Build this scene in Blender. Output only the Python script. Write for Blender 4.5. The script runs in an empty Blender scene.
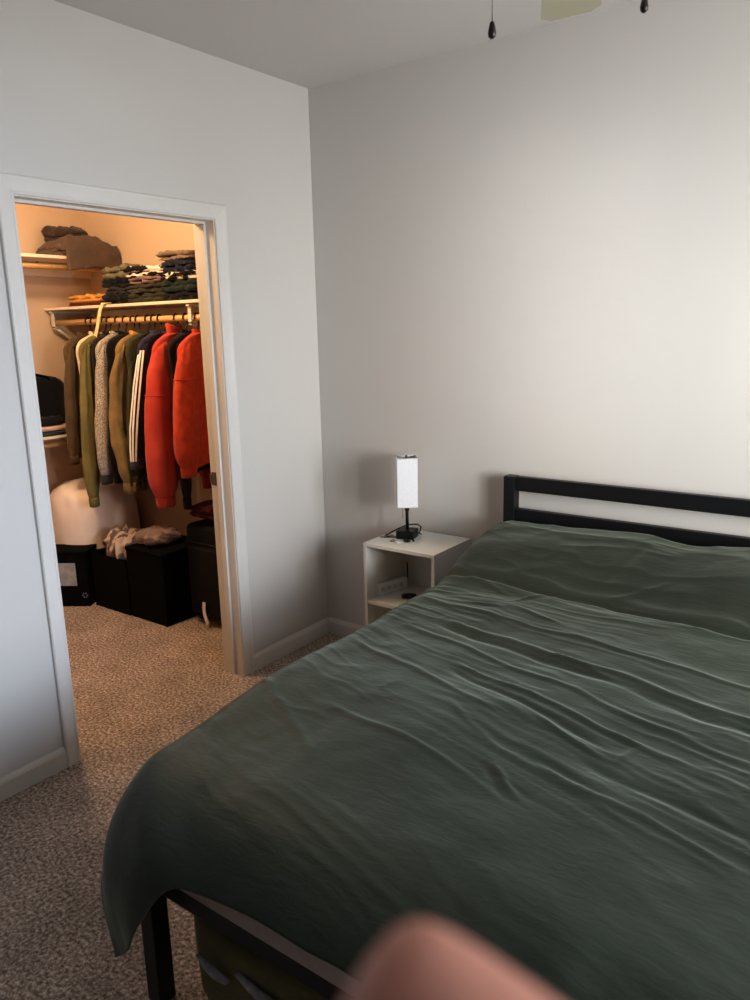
import bpy, bmesh, math, random
import numpy as np
from mathutils import Vector, Matrix
random.seed(7); np.random.seed(7)
COL = bpy.context.scene.collection
PI = math.pi

# ------------------------------------------------------------------ camera numbers
P = np.array([2.50514, -2.94180, 1.58786])
YAW, PITCH, ROLL = [math.radians(a) for a in (36.5148, 12.7251, -1.3652)]
F = 767.68
cf = np.array([-math.sin(YAW)*math.cos(PITCH), math.cos(YAW)*math.cos(PITCH), -math.sin(PITCH)])
_r = np.array([math.cos(YAW), math.sin(YAW), 0.]); _u = np.cross(_r, cf)
cr = _r*math.cos(ROLL)+_u*math.sin(ROLL); cu = -_r*math.sin(ROLL)+_u*math.cos(ROLL)

# ------------------------------------------------------------------ materials
def s2l(c):
    return tuple(((v/255)/12.92 if v/255 <= .04045 else (((v/255)+.055)/1.055)**2.4) for v in c)

def mat(name, rgb, rough=.7, var=.0, vscale=8, bump=0., bscale=200, metallic=0, spec=.3, sheen=0, rgb2=None,
        sub=0, emit=None, alpha=None, stretch=(1, 1, 1), detail=3, trans=0):
    m = bpy.data.materials.new(name); m.use_nodes = True
    nt = m.node_tree; b = nt.nodes['Principled BSDF']
    c = s2l(rgb)
    b.inputs['Base Color'].default_value = (*c, 1)
    b.inputs['Roughness'].default_value = rough
    b.inputs['Metallic'].default_value = metallic
    b.inputs['Specular IOR Level'].default_value = spec
    if sheen: b.inputs['Sheen Weight'].default_value = sheen
    if sub:
        b.inputs['Subsurface Weight'].default_value = sub
        b.inputs['Subsurface Radius'].default_value = (.01, .004, .002)
        b.inputs['Subsurface Scale'].default_value = .5
    if trans: b.inputs['Transmission Weight'].default_value = trans
    if alpha is not None: b.inputs['Alpha'].default_value = alpha
    if emit:
        b.inputs['Emission Color'].default_value = (*s2l(emit[0]), 1); b.inputs['Emission Strength'].default_value = emit[1]
    tc = nt.nodes.new('ShaderNodeTexCoord')
    mp = nt.nodes.new('ShaderNodeMapping'); mp.inputs['Scale'].default_value = stretch
    nt.links.new(tc.outputs['Object'], mp.inputs['Vector'])
    if var or rgb2:
        n = nt.nodes.new('ShaderNodeTexNoise'); n.inputs['Scale'].default_value = vscale; n.inputs['Detail'].default_value = detail
        nt.links.new(mp.outputs['Vector'], n.inputs['Vector'])
        cr_ = nt.nodes.new('ShaderNodeValToRGB')
        c2 = s2l(rgb2) if rgb2 else tuple(min(1, v*(1+var)) for v in c)
        c1 = c if rgb2 else tuple(v*(1-var) for v in c)
        cr_.color_ramp.elements[0].position = .38; cr_.color_ramp.elements[0].color = (*c1, 1)
        cr_.color_ramp.elements[1].position = .62; cr_.color_ramp.elements[1].color = (*c2, 1)
        nt.links.new(n.outputs['Fac'], cr_.inputs['Fac']); nt.links.new(cr_.outputs['Color'], b.inputs['Base Color'])
    if bump:
        n2 = nt.nodes.new('ShaderNodeTexNoise'); n2.inputs['Scale'].default_value = bscale; n2.inputs['Detail'].default_value = 4
        nt.links.new(mp.outputs['Vector'], n2.inputs['Vector'])
        bp = nt.nodes.new('ShaderNodeBump'); bp.inputs['Strength'].default_value = min(1, bump); bp.inputs['Distance'].default_value = .004
        nt.links.new(n2.outputs['Fac'], bp.inputs['Height']); nt.links.new(bp.outputs['Normal'], b.inputs['Normal'])
    return m

def carpet_mat():
    m = bpy.data.materials.new('carpet'); m.use_nodes = True
    nt = m.node_tree; b = nt.nodes['Principled BSDF']; b.inputs['Roughness'].default_value = 1
    b.inputs['Specular IOR Level'].default_value = .05
    tc = nt.nodes.new('ShaderNodeTexCoord')
    def noise(s, d=4, r=.6):
        n = nt.nodes.new('ShaderNodeTexNoise'); n.inputs['Scale'].default_value = s; n.inputs['Detail'].default_value = d
        n.inputs['Roughness'].default_value = r
        nt.links.new(tc.outputs['Object'], n.inputs['Vector']); return n
    n1 = noise(85, 4, .75); n3 = noise(5, 3)
    r = nt.nodes.new('ShaderNodeValToRGB'); e = r.color_ramp.elements
    e[0].position = .36; e[0].color = (*s2l((106, 94, 87)), 1)
    e[1].position = .66; e[1].color = (*s2l((250, 232, 218)), 1)
    k = e.new(.5); k.color = (*s2l((178, 158, 146)), 1)
    nt.links.new(n1.outputs['Fac'], r.inputs['Fac'])
    r3 = nt.nodes.new('ShaderNodeValToRGB'); r3.color_ramp.elements[0].color = (.78, .78, .78, 1)
    r3.color_ramp.elements[0].position = .35; r3.color_ramp.elements[1].position = .65
    nt.links.new(n3.outputs['Fac'], r3.inputs['Fac'])
    mx = nt.nodes.new('ShaderNodeMix'); mx.data_type = 'RGBA'; mx.blend_type = 'MULTIPLY'; mx.inputs[0].default_value = 1
    nt.links.new(r.outputs['Color'], mx.inputs[6]); nt.links.new(r3.outputs['Color'], mx.inputs[7])
    nt.links.new(mx.outputs[2], b.inputs['Base Color'])
    bp = nt.nodes.new('ShaderNodeBump'); bp.inputs['Strength'].default_value = .9; bp.inputs['Distance'].default_value = .012
    nt.links.new(n1.outputs['Fac'], bp.inputs['Height']); nt.links.new(bp.outputs['Normal'], b.inputs['Normal'])
    return m

M = dict(
    wall=mat('wall_paint', (198, 195, 191), .75, bump=.08, bscale=260),
    closet=mat('closet_paint', (200, 178, 158), .8, bump=.08, bscale=260),
    ceil=mat('ceiling_paint', (208, 206, 204), .9, bump=.1, bscale=300),
    trim=mat('trim_paint', (208, 205, 200), .35, var=.02, vscale=3, spec=.5),
    carpet=carpet_mat(),
    shelf=mat('painted_shelf', (226, 212, 196), .5, var=.04, vscale=6),
    rodwood=mat('rod_wood', (214, 176, 122), .5, var=.12, vscale=12, stretch=(1, 12, 12)),
    blackmetal=mat('black_powder_metal', (13, 14, 17), .45, var=.05, bump=.05, bscale=400, spec=.4),
    duvet=None,
    mattress=mat('mattress_cloth', (172, 160, 150), .9, var=.05, vscale=30, bump=.2, bscale=300),
    white=mat('white_laminate', (212, 212, 206), .45, var=.02, vscale=2, spec=.4),
    shade=mat('lamp_shade_linen', (222, 222, 226), .9, var=.02, vscale=120, bump=.2, bscale=500),
    black=mat('black_plastic', (14, 14, 15), .4, var=.1, spec=.4),
    blackcloth=mat('black_cloth', (7, 7, 9), .9, var=.2, vscale=20, bump=.3, bscale=300, spec=.1),
    steel=mat('brushed_steel', (120, 112, 100), .35, metallic=1, var=.1),
    darkbronze=mat('dark_bronze', (56, 50, 46), .35, metallic=.6, var=.1),
    cream=mat('cream_fan_blade', (164, 160, 138), .5, var=.03, vscale=4),
    skin=mat('skin', (204, 146, 130), .5, var=.06, vscale=60, bump=.1, bscale=500, sub=.15, spec=.4),
    nail=mat('nail', (226, 176, 160), .3, var=.02),
    clear=mat('clear_plastic', (150, 152, 156), .3, var=.15, vscale=25, bump=.3, bscale=40, spec=.6),
    whiteplastic=mat('white_plastic', (225, 225, 222), .4, var=.02),
)

def duvet_mat():
    m = mat('duvet_cotton', (34, 40, 31), .6, rgb2=(40, 47, 37), vscale=3, spec=.28, sheen=.27)
    m.node_tree.nodes['Principled BSDF'].inputs['Sheen Tint'].default_value = (.88, 1, .84, 1)
    m.node_tree.nodes['Principled BSDF'].inputs['Sheen Roughness'].default_value = .35
    nt = m.node_tree; b = nt.nodes['Principled BSDF']
    tc = nt.nodes.new('ShaderNodeTexCoord')
    mp = nt.nodes.new('ShaderNodeMapping'); mp.inputs['Scale'].default_value = (1, 3.2, 1); mp.inputs['Rotation'].default_value = (0, 0, .12)
    nt.links.new(tc.outputs['Object'], mp.inputs['Vector'])
    n = nt.nodes.new('ShaderNodeTexNoise'); n.inputs['Scale'].default_value = 20; n.inputs['Detail'].default_value = 5; n.inputs['Distortion'].default_value = .8
    nt.links.new(mp.outputs['Vector'], n.inputs['Vector'])
    bp = nt.nodes.new('ShaderNodeBump'); bp.inputs['Strength'].default_value = .15; bp.inputs['Distance'].default_value = .01
    nt.links.new(n.outputs['Fac'], bp.inputs['Height'])
    n2 = nt.nodes.new('ShaderNodeTexNoise'); n2.inputs['Scale'].default_value = 500; nt.links.new(tc.outputs['Object'], n2.inputs['Vector'])
    bp2 = nt.nodes.new('ShaderNodeBump'); bp2.inputs['Strength'].default_value = .15; bp2.inputs['Distance'].default_value = .002
    nt.links.new(n2.outputs['Fac'], bp2.inputs['Height']); nt.links.new(bp.outputs['Normal'], bp2.inputs['Normal'])
    nt.links.new(bp2.outputs['Normal'], b.inputs['Normal'])
    return m
M['duvet'] = duvet_mat()

_fab = {}
def fabric(rgb, var=.12, vscale=25, bump=.5, rgb2=None, bscale=180):
    k = (rgb, var, vscale, bump, rgb2)
    if k not in _fab:
        _fab[k] = mat('fabric_%d_%d_%d' % rgb, rgb, .92, var=var, vscale=vscale, bump=bump, bscale=bscale, spec=.12, sheen=.1, rgb2=rgb2)
    return _fab[k]

# ------------------------------------------------------------------ object helpers
def link(name, me, m, parent=None, smooth=False, kind=None):
    o = bpy.data.objects.new(name, me); COL.objects.link(o)
    for mm in (m if isinstance(m, (list, tuple)) else [m]): me.materials.append(mm)
    if parent is not None: o.parent = parent
    if smooth:
        for p in me.polygons: p.use_smooth = True
    if kind: o['kind'] = kind
    return o

def thing(name, label, cat, loc=(0, 0, 0), rotz=0, group=None):
    o = bpy.data.objects.new(name, None); COL.objects.link(o); o.empty_display_size = .05
    o.location = loc; o.rotation_euler = (0, 0, rotz)
    o['label'] = label; o['category'] = cat
    if group: o['group'] = group
    return o

def tag(o, label, cat, group=None):
    o['label'] = label; o['category'] = cat
    if group: o['group'] = group
    return o

def box(bm, x0, x1, y0, y1, z0, z1, bev=0, mi=0):
    vs = [bm.verts.new((x, y, z)) for z in (z0, z1) for y in (y0, y1) for x in (x0, x1)]
    fs = [(0, 2, 3, 1), (4, 5, 7, 6), (0, 1, 5, 4), (2, 6, 7, 3), (0, 4, 6, 2), (1, 3, 7, 5)]
    faces = [bm.faces.new([vs[i] for i in f]) for f in fs]
    for f in faces: f.material_index = mi
    if bev:
        es = list({e for f in faces for e in f.edges})
        bmesh.ops.bevel(bm, geom=es, offset=bev, segments=2, affect='EDGES', profile=.5)
    return faces

def boxes(name, lst, m, parent=None, bev=0, kind=None):
    bm = bmesh.new()
    for b in lst: box(bm, *b, bev=bev)
    bm.normal_update()
    me = bpy.data.meshes.new(name); bm.to_mesh(me); bm.free()
    return link(name, me, m, parent, False, kind)

def tube_mesh(pts, rad, seg=10, closed=False, caps=True, flat=1.0):
    """sweep a circle along pts; rad scalar or list"""
    pts = [Vector(p) for p in pts]; n = len(pts)
    if not hasattr(rad, '__len__'): rad = [rad]*n
    bm = bmesh.new(); rings = []
    t0 = (pts[1]-pts[0]).normalized(); up = Vector((0, 0, 1)) if abs(t0.z) < .9 else Vector((1, 0, 0))
    nrm = t0.cross(up).normalized()
    for i, p in enumerate(pts):
        if closed: t = (pts[(i+1) % n]-pts[i-1]).normalized()
        else: t = (pts[min(i+1, n-1)]-pts[max(i-1, 0)]).normalized()
        nrm = (nrm-t*nrm.dot(t)).normalized(); bn = t.cross(nrm)
        rings.append([bm.verts.new(p+(nrm*math.cos(2*PI*k/seg)+bn*math.sin(2*PI*k/seg)*flat)*rad[i]) for k in range(seg)])
    for i in range(n if closed else n-1):
        a, b = rings[i], rings[(i+1) % n]
        for k in range(seg): bm.faces.new((a[k], a[(k+1) % seg], b[(k+1) % seg], b[k]))
    if caps and not closed:
        bm.faces.new(rings[0][::-1]); bm.faces.new(rings[-1])
    return bm

def tube(name, pts, rad, m, parent=None, seg=10, closed=False, flat=1.0, kind=None):
    bm = tube_mesh(pts, rad, seg, closed, True, flat); bm.normal_update()
    me = bpy.data.meshes.new(name); bm.to_mesh(me); bm.free()
    return link(name, me, m, parent, True, kind)

def lathe(name, prof, m, parent=None, seg=24, loc=(0, 0, 0)):
    bm = bmesh.new(); rings = []
    for r, z in prof:
        rings.append([bm.verts.new((loc[0]+r*math.cos(2*PI*k/seg), loc[1]+r*math.sin(2*PI*k/seg), loc[2]+z)) for k in range(seg)])
    for a, b in zip(rings, rings[1:]):
        for k in range(seg): bm.faces.new((a[k], a[(k+1) % seg], b[(k+1) % seg], b[k]))
    bm.faces.new(rings[0][::-1]); bm.faces.new(rings[-1])
    me = bpy.data.meshes.new(name); bm.to_mesh(me); bm.free()
    return link(name, me, m, parent, True)

def grid_obj(name, V, m, parent=None, closed_u=False, smooth=True, mi=None, caps=False, kind=None):
    """V: array (rows, cols, 3)"""
    R_, C_, _ = V.shape
    idx = np.arange(R_*C_).reshape(R_, C_)
    faces = []
    cc = C_ if closed_u else C_-1
    a = idx[:-1, :cc]; b = np.roll(idx, -1, 1)[:-1, :cc]; c = np.roll(idx, -1, 1)[1:, :cc]; d = idx[1:, :cc]
    faces = np.stack([a, b, c, d], -1).reshape(-1, 4).tolist()
    if caps and closed_u:
        faces.append(idx[0, ::-1].tolist()); faces.append(idx[-1].tolist())
    me = bpy.data.meshes.new(name); me.from_pydata(V.reshape(-1, 3).tolist(), [], faces); me.update()
    o = link(name, me, m, parent, smooth, kind)
    if mi is not None:
        ids = mi(R_, C_, cc)
        for p, k in zip(me.polygons, ids): p.material_index = int(k)
    return o

# value noise on arrays
_perm = np.random.RandomState(3).rand(256, 256)
def vn(x, y, seed=0):
    x = x+seed*17.3; y = y+seed*9.7
    xi = np.floor(x).astype(int); yi = np.floor(y).astype(int); fx = x-xi; fy = y-yi
    fx = fx*fx*fx*(fx*(fx*6-15)+10); fy = fy*fy*fy*(fy*(fy*6-15)+10)
    g = lambda i, j: _perm[i % 256, j % 256]
    return (g(xi, yi)*(1-fx)+g(xi+1, yi)*fx)*(1-fy)+(g(xi, yi+1)*(1-fx)+g(xi+1, yi+1)*fx)*fy
def fbm(x, y, seed=0, o=4):
    s = 0; a = .5
    for k in range(o): s = s+a*vn(x*2**k, y*2**k, seed+k); a *= .5
    return s
def sm(x, a, b):
    t = np.clip((x-a)/(b-a), 0, 1); return t*t*(3-2*t)

# ------------------------------------------------------------------ SETTING
H = 2.66; XR = 3.9; YF = -3.9
CX = -2.0; CY = .12; CYL = -2.0    # closet far wall, right wall, left wall
OB, OC, OH = -1.491, -.635, 2.03   # clear opening
def wall(name, lst, m, bev=0): return boxes(name, lst, m, None, bev, 'structure')
wall('floor', [(CX-.1, XR+.1, YF-.1, CY+.1, -.08, 0)], M['carpet'])
wall('ceiling', [(CX-.1, XR+.1, YF-.1, CY+.12, H, H+.08)], M['ceil'])
wall('wall_back', [(0, XR+.1, 0, .1, 0, H)], M['wall'])
wall('wall_left', [(-.1, 0, YF, OB-.02, 0, H), (-.1, 0, OC+.02, .1, 0, H), (-.1, 0, OB-.02, OC+.02, OH+.02, H)], M['wall'])
wall('wall_front', [(-.1, XR+.1, YF-.1, YF, 0, H)], mat('low_bounce_dark_wall', (74, 74, 78), .8, bump=.08, bscale=260))  # unseen wall, dark colour chosen to cut bounce light from behind the camera
# right wall with two windows
W = [(-3.2, -2.3), (-2.1, -.65)]; WZ0, WZ1 = .75, 2.15
wall('wall_right', [(XR, XR+.1, YF, W[0][0], 0, H), (XR, XR+.1, W[0][1], W[1][0], 0, H), (XR, XR+.1, W[1][1], .1, 0, H),
    (XR, XR+.1, W[0][0], W[0][1], 0, WZ0), (XR, XR+.1, W[0][0], W[0][1], WZ1, H),
    (XR, XR+.1, W[1][0], W[1][1], 0, WZ0), (XR, XR+.1, W[1][0], W[1][1], WZ1, H)], M['wall'])
for i, (a, b) in enumerate(W):
    z = (WZ0+WZ1)/2
    w = boxes('window_%d' % (i+1), [(XR+.03, XR+.07, a, a+.04, WZ0, WZ1), (XR+.03, XR+.07, b-.04, b, WZ0, WZ1),
        (XR+.03, XR+.07, a+.04, b-.04, WZ0, WZ0+.04), (XR+.03, XR+.07, a+.04, b-.04, WZ1-.04, WZ1), (XR+.03, XR+.07, a+.04, b-.04, z-.02, z+.02)],
        M['trim'], kind='structure')
    boxes('window_sill', [(XR-.04, XR+.02, a-.03, b+.03, WZ0-.025, WZ0)], M['trim'], w)
# closet shell
wall('wall_closet_far', [(CX-.1, CX, CYL-.1, CY+.1, 0, H)], M['closet'])
wall('wall_closet_right', [(CX, -.1, CY, CY+.1, 0, H)], M['closet'])
wall('wall_closet_left', [(CX, -.1, CYL-.1, CYL, 0, H)], M['closet'])
wall('wall_closet_front', [(-.12, -.1, CYL, OB-.02, 0, H), (-.12, -.1, OC+.02, CY, 0, H), (-.12, -.1, OB-.02, OC+.02, OH+.02, H)], M['closet'])

# door frame: jamb, stop, strike plate
jm = wall('door_1', [(-.122, .002, OB-.02, OB, 0, OH+.02), (-.122, .002, OC, OC+.02, 0, OH+.02), (-.122, .002, OB, OC, OH, OH+.02)], M['trim'])
boxes('door_stop', [(-.075, -.045, OB, OB+.011, 0, OH-.011), (-.075, -.045, OC-.011, OC, 0, OH-.011), (-.075, -.045, OB, OC, OH-.011, OH)], M['trim'], jm, .002)
sp = boxes('strike_plate', [(-.118, -.088, OC-.0025, OC, .905, .965), (-.126, -.118, OC-.006, OC+.001, .915, .955)], mat('strike_brass', (110, 92, 76), .45, metallic=.5, var=.2), jm, .0008)

def casing(name, y0, y1, zt, x=0.0, s=1):
    cw = .064
    bm = bmesh.new()
    # stepped moulding profile (distance from opening, thickness), swept round the opening with mitred corners
    prof = [(0.004, 0), (.004, .008), (.007, .0105), (.012, .0105), (.016, .0085), (.030, .0105), (.046, .0145), (.052, .0165), (.060, .0165), (cw, .013), (cw, 0)]
    path = lambda d: [(y0-d, 0), (y0-d, zt+d), (y1+d, zt+d), (y1+d, 0)]
    rows = [[bm.verts.new((x+s*t, y, z)) for (y, z) in path(d)] for d, t in prof]
    for a, b in zip(rows, rows[1:]):
        for k in range(3): bm.faces.new((a[k], a[k+1], b[k+1], b[k]))
    bmesh.ops.recalc_face_normals(bm, faces=bm.faces)
    me = bpy.data.meshes.new(name); bm.to_mesh(me); bm.free()
    return link(name, me, M['trim'], None, False, 'structure')
casing('trim_1', OB, OC, OH, 0.0, 1)
casing('trim_2', OB, OC, OH, -.12, -1)

def baseboard(name, p0, p1, n, m=M['trim'], h=.085):
    """p0->p1 on the floor, n = into-room normal"""
    p0 = Vector((*p0, 0)); p1 = Vector((*p1, 0)); n = Vector((*n, 0))
    prof = [(0, 0), (.013, 0), (.013, h-.022), (.010, h-.012), (.006, h-.006), (.004, h), (0, h)]
    bm = bmesh.new()
    a = [bm.verts.new(p0+n*d+Vector((0, 0, z))) for d, z in prof]; b = [bm.verts.new(p1+n*d+Vector((0, 0, z))) for d, z in prof]
    for k in range(len(prof)):
        j = (k+1) % len(prof); bm.faces.new((a[k], a[j], b[j], b[k]))
    bm.faces.new(a); bm.faces.new(b[::-1])
    bmesh.ops.recalc_face_normals(bm, faces=bm.faces)
    me = bpy.data.meshes.new(name); bm.to_mesh(me); bm.free()
    return link(name, me, m, None, False, 'structure')
baseboard('baseboard_left', (0, YF), (0, OB-.064), (1, 0))
baseboard('baseboard_left_corner', (0, OC+.064), (0, 0), (1, 0))
baseboard('baseboard_back', (0, 0), (XR, 0), (0, -1))
baseboard('baseboard_right', (XR, YF), (XR, 0), (-1, 0))
baseboard('baseboard_closet_far', (CX, CYL), (CX, CY), (1, 0))
baseboard('baseboard_closet_right', (CX, CY), (-.12, CY), (0, -1))

# ------------------------------------------------------------------ CLOSET SHELVES
ZS = 1.745
sh = thing('closet_shelf', 'pale painted shelf over the clothes rod on the right closet wall', 'shelf', (CX, CY, ZS-.02))
def rel(o, lst):
    lx, ly, lz = o.location
    return [(a-lx, b-lx, c-ly, d-ly, e-lz, f-lz) for a, b, c, d, e, f in lst]
boxes('board', rel(sh, [(CX, -.13, -.225, CY, ZS-.016, ZS)]), M['shelf'], sh, .002)
boxes('cleat', rel(sh, [(CX, -.13, CY-.018, CY, ZS-.11, ZS-.02)]), M['shelf'], sh, .002)
def bracket(parent, x):
    bm = bmesh.new(); lx, ly, lz = parent.location
    box(bm, x-.012-lx, x+.012-lx, -.215-ly, CY-.018-ly, ZS-.032-lz, ZS-.02-lz)
    box(bm, x-.012-lx, x+.012-lx, CY-.03-ly, CY-.018-ly, ZS-.33-lz, ZS-.03-lz)
    me = bpy.data.meshes.new('bracket')
    # diagonal brace
    a = Vector((x-lx, -.19-ly, ZS-.12-lz)); b = Vector((x-lx, CY-.025-ly, ZS-.31-lz))
    d = (b-a).normalized(); nn = Vector((1, 0, 0)); w = d.cross(nn)
    vs = []
    for p in (a, b):
        for sx, sw in ((-1, -1), (1, -1), (1, 1), (-1, 1)): vs.append(bm.verts.new(p+nn*sx*.012+w*sw*.008))
    for f in ((0, 1, 2, 3), (7, 6, 5, 4), (0, 4, 5, 1), (1, 5, 6, 2), (2, 6, 7, 3), (3, 7, 4, 0)): bm.faces.new([vs[i] for i in f])
    # drop and hook under the rod
    box(bm, x-.012-lx, x+.012-lx, -.205-ly, -.195-ly, ZS-.12-lz, ZS-.03-lz)
    box(bm, x-.012-lx, x+.012-lx, -.205-ly, -.155-ly, ZS-.125-lz, ZS-.112-lz)
    bmesh.ops.recalc_face_normals(bm, faces=bm.faces); bm.to_mesh(me); bm.free()
    return link('bracket', me, M['trim'], parent)
bracket(sh, -1.955); bracket(sh, -.69)
RY, RZ = -.18, 1.655
rod = tube('clothes_rod', [(CX, RY, RZ), (-.125, RY, RZ)], .0165, M['rodwood'], seg=20)
tag(rod, 'round pale wooden clothes rod carrying the hanging clothes below the shelf', 'rod')

def far_shelf(name, z, label, y1, rodz):
    t = thing(name, label, 'shelf', (CX, CY, z-.02))
    boxes('board', rel(t, [(CX, -1.7, CYL, y1, z-.018, z)]), M['shelf'], t, .002)
    boxes('cleat', rel(t, [(CX, CX+.018, CYL, y1, z-.10, z-.02)]), M['shelf'], t, .002)
    tube('rail', [(-1.735+2.0, CYL-CY, rodz-z+.02), (-1.735+2.0, y1-CY, rodz-z+.02)], .015, M['rodwood'], t, 16)
    return t
far_shelf('closet_shelf', 2.032, 'high pale shelf on the far closet wall with brown folded cloth on its end', CY, 1.968)
far_shelf('closet_shelf', 1.002, 'low shelf on the far closet wall with a black bag on it', -.22, .945)

# ------------------------------------------------------------------ FOLDED CLOTHES
def folded(name, label, cat, cx, cy, z, w, d, h, m, layers=3, seed=1, rotz=0, sag=0, group=None, droop=0, taper=.12, parent=None):
    """a strip of cloth folded back and forth: serpentine cross-section in (y,z), swept along x with noise"""
    t = h/layers
    path = []
    for L in range(layers):
        zz = t*(L+.5); dirn = 1 if L % 2 == 0 else -1
        for k in range(9):
            u = -1+2*k/8; path.append((dirn*u*(d/2-t*.5), zz))
        if L < layers-1:
            for k in range(1, 5):
                a = -PI/2+PI*k/5; path.append((dirn*(d/2-t*.5+math.cos(a)*t*.5), t*(L+1)+math.sin(a)*t*.5))
    path = np.array(path); tg = np.gradient(path, axis=0); tg /= np.linalg.norm(tg, axis=1)[:, None]
    nr = np.stack([-tg[:, 1], tg[:, 0]], 1)
    th = t*.47
    n = len(path)
    top = path+nr*th; bot = path-nr*th
    endc = [path[-1]+tg[-1]*th*.8]; stc = [path[0]-tg[0]*th*.8]
    loop = np.concatenate([top, endc, bot[::-1], stc])
    NX = 26; V = np.zeros((NX, len(loop), 3))
    for i in range(NX):
        u = -1+2*i/(NX-1)
        shrink = (1-abs(u)**6*.35)
        lc = loop.copy(); 
        lc[:, 0] *= (1-taper*.3*abs(u)**4)
        ctr = h/2
        lc[:, 1] = (lc[:, 1]-ctr)*(1-.28*abs(u)**8)+ctr
        ang = np.arctan2(lc[:, 1]-ctr, lc[:, 0]/d*h)
        nz = fbm(np.full(len(loop), u*3.0+seed*5), ang*1.2+lc[:, 0]*14, seed)-.47
        nz2 = fbm(u*8+lc[:, 0]*10, lc[:, 1]*20+seed, seed+5)-.47
        V[i, :, 0] = u*w/2*(1-.04*np.cos(ang*2)) + (nz2*.03)*w
        V[i, :, 1] = lc[:, 0]*(1+nz*.5)
        hh = lc[:, 1]/h
        V[i, :, 2] = lc[:, 1] + hh*(nz*h*.6+nz2*h*.45) - sag*hh*(u*u)*h*.5
        if droop: V[i, :, 2] -= droop*np.maximum(0, u)**2
    V[:, :, 2] = np.maximum(V[:, :, 2], 0.0005) if not droop else V[:, :, 2]
    o = grid_obj(name, V, m, parent, closed_u=True, caps=True)
    o.location = (cx, cy, z); o.rotation_euler = (0, 0, rotz)
    if parent is None: tag(o, label, cat, group)
    return o

def stack(cx, cy, items, w, d, grp):
    z = ZS
    for i, (nm, lab, cat, h, m, lay, kw) in enumerate(items):
        o = folded(nm, lab, cat, cx+kw.get('dx', 0), cy+kw.get('dy', 0), z, w*kw.get('w', 1), d*kw.get('d', 1), h, m, lay, seed=i*3+int(abs(cx)*10), rotz=kw.get('r', 0), group=grp, sag=kw.get('sag', .1))
        z += h*1.0
blk = fabric((20, 20, 24)); gol = fabric((112, 104, 84), rgb2=(92, 88, 74)); char = fabric((46, 44, 46)); dol = fabric((52, 52, 40))
dgr = fabric((34, 46, 40)); navy = fabric((34, 36, 52)); taupe = fabric((120, 102, 90)); pink = fabric((120, 96, 96))

def striped(base, stripe, axis='X', scale=22, thr=.62):
    m = mat('striped_cloth', base, .9, bump=.4, bscale=200, spec=.1)
    nt = m.node_tree; b = nt.nodes['Principled BSDF']
    tc = nt.nodes.new('ShaderNodeTexCoord'); wv = nt.nodes.new('ShaderNodeTexWave'); wv.bands_direction = axis
    wv.inputs['Scale'].default_value = scale; wv.inputs['Distortion'].default_value = .35; wv.inputs['Detail Scale'].default_value = 1
    nt.links.new(tc.outputs['Object'], wv.inputs['Vector'])
    r = nt.nodes.new('ShaderNodeValToRGB'); r.color_ramp.interpolation = 'CONSTANT'
    r.color_ramp.elements[0].color = (*s2l(base), 1); r.color_ramp.elements[1].color = (*s2l(stripe), 1); r.color_ramp.elements[1].position = thr
    nt.links.new(wv.outputs['Fac'], r.inputs['Fac']); nt.links.new(r.outputs['Color'], b.inputs['Base Color'])
    return m
str1 = striped((30, 28, 32), (205, 195, 185), 'Y', 7, .80)
str2 = striped((36, 38, 44), (220, 212, 205), 'X', 12, .85)
G = 'folded clothes stacked on the shelf above the rod'
stack(-1.29, -.085, [
    ('folded_trousers', 'black folded trousers at the bottom of the left clothes stack on the shelf', 'trousers', .055, blk, 3, {}),
    ('folded_shirt', 'charcoal folded shirt just above the black trousers in the left stack', 'shirt', .035, char, 2, {'w': .95}),
    ('folded_trousers', 'rumpled black folded trousers under the olive grey sweater in the left stack', 'trousers', .045, blk, 2, {'w': 1.05, 'r': .06}),
    ('folded_sweater', 'olive grey folded sweater on top of the left clothes stack', 'sweater', .075, gol, 2, {'w': 1.1, 'r': -.05, 'sag': .3})], .235, .25, G)
stack(-1.03, -.085, [
    ('folded_trousers', 'dark olive folded trousers at the bottom of the middle clothes stack', 'trousers', .05, dol, 2, {'w': 1.1}),
    ('folded_shirt', 'dark olive brown folded shirt second from the bottom of the middle stack', 'shirt', .05, fabric((58, 54, 42)), 2, {'r': .08}),
    ('folded_shirt', 'faded mauve brown folded shirt in the middle stack under the striped jacket', 'shirt', .035, pink, 2, {'w': .95}),
    ('folded_jacket', 'black folded track jacket with white stripes on top of the middle stack', 'jacket', .055, str1, 2, {'w': 1.15, 'r': .1, 'sag': .2})], .28, .26, G)
stack(-.76, -.085, [
    ('folded_trousers', 'black folded trousers at the bottom of the right clothes stack', 'trousers', .045, blk, 2, {}),
    ('folded_sweater', 'dark green folded sweater near the bottom of the right clothes stack', 'sweater', .06, dgr, 2, {'w': 1.05}),
    ('folded_shirt', 'black and white striped folded shirt in the middle of the right stack', 'shirt', .04, str1, 2, {'r': .05}),
    ('folded_sweater', 'navy folded sweater under the taupe one in the right stack', 'sweater', .06, navy, 2, {'w': .9}),
    ('folded_sweater', 'taupe brown folded sweater topmost of the right clothes stack', 'sweater', .045, taupe, 2, {'w': 1.0, 'dx': -.015, 'sag': .4})], .26, .26, G)
folded('folded_shirt', 'dark red folded shirt lying flat under the mustard one at the shelf end', 'shirt', -1.67, -.07, ZS, .3, .22, .022, fabric((84, 34, 34)), 1, seed=4, group='folded clothes at the left end of the shelf')
folded('folded_shirt', 'mustard yellow folded shirt lying on the left end of the shelf', 'shirt', -1.70, -.05, ZS+.022, .30, .2, .045, fabric((204, 150, 74)), 2, seed=8, rotz=.1, group='folded clothes at the left end of the shelf')

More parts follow.
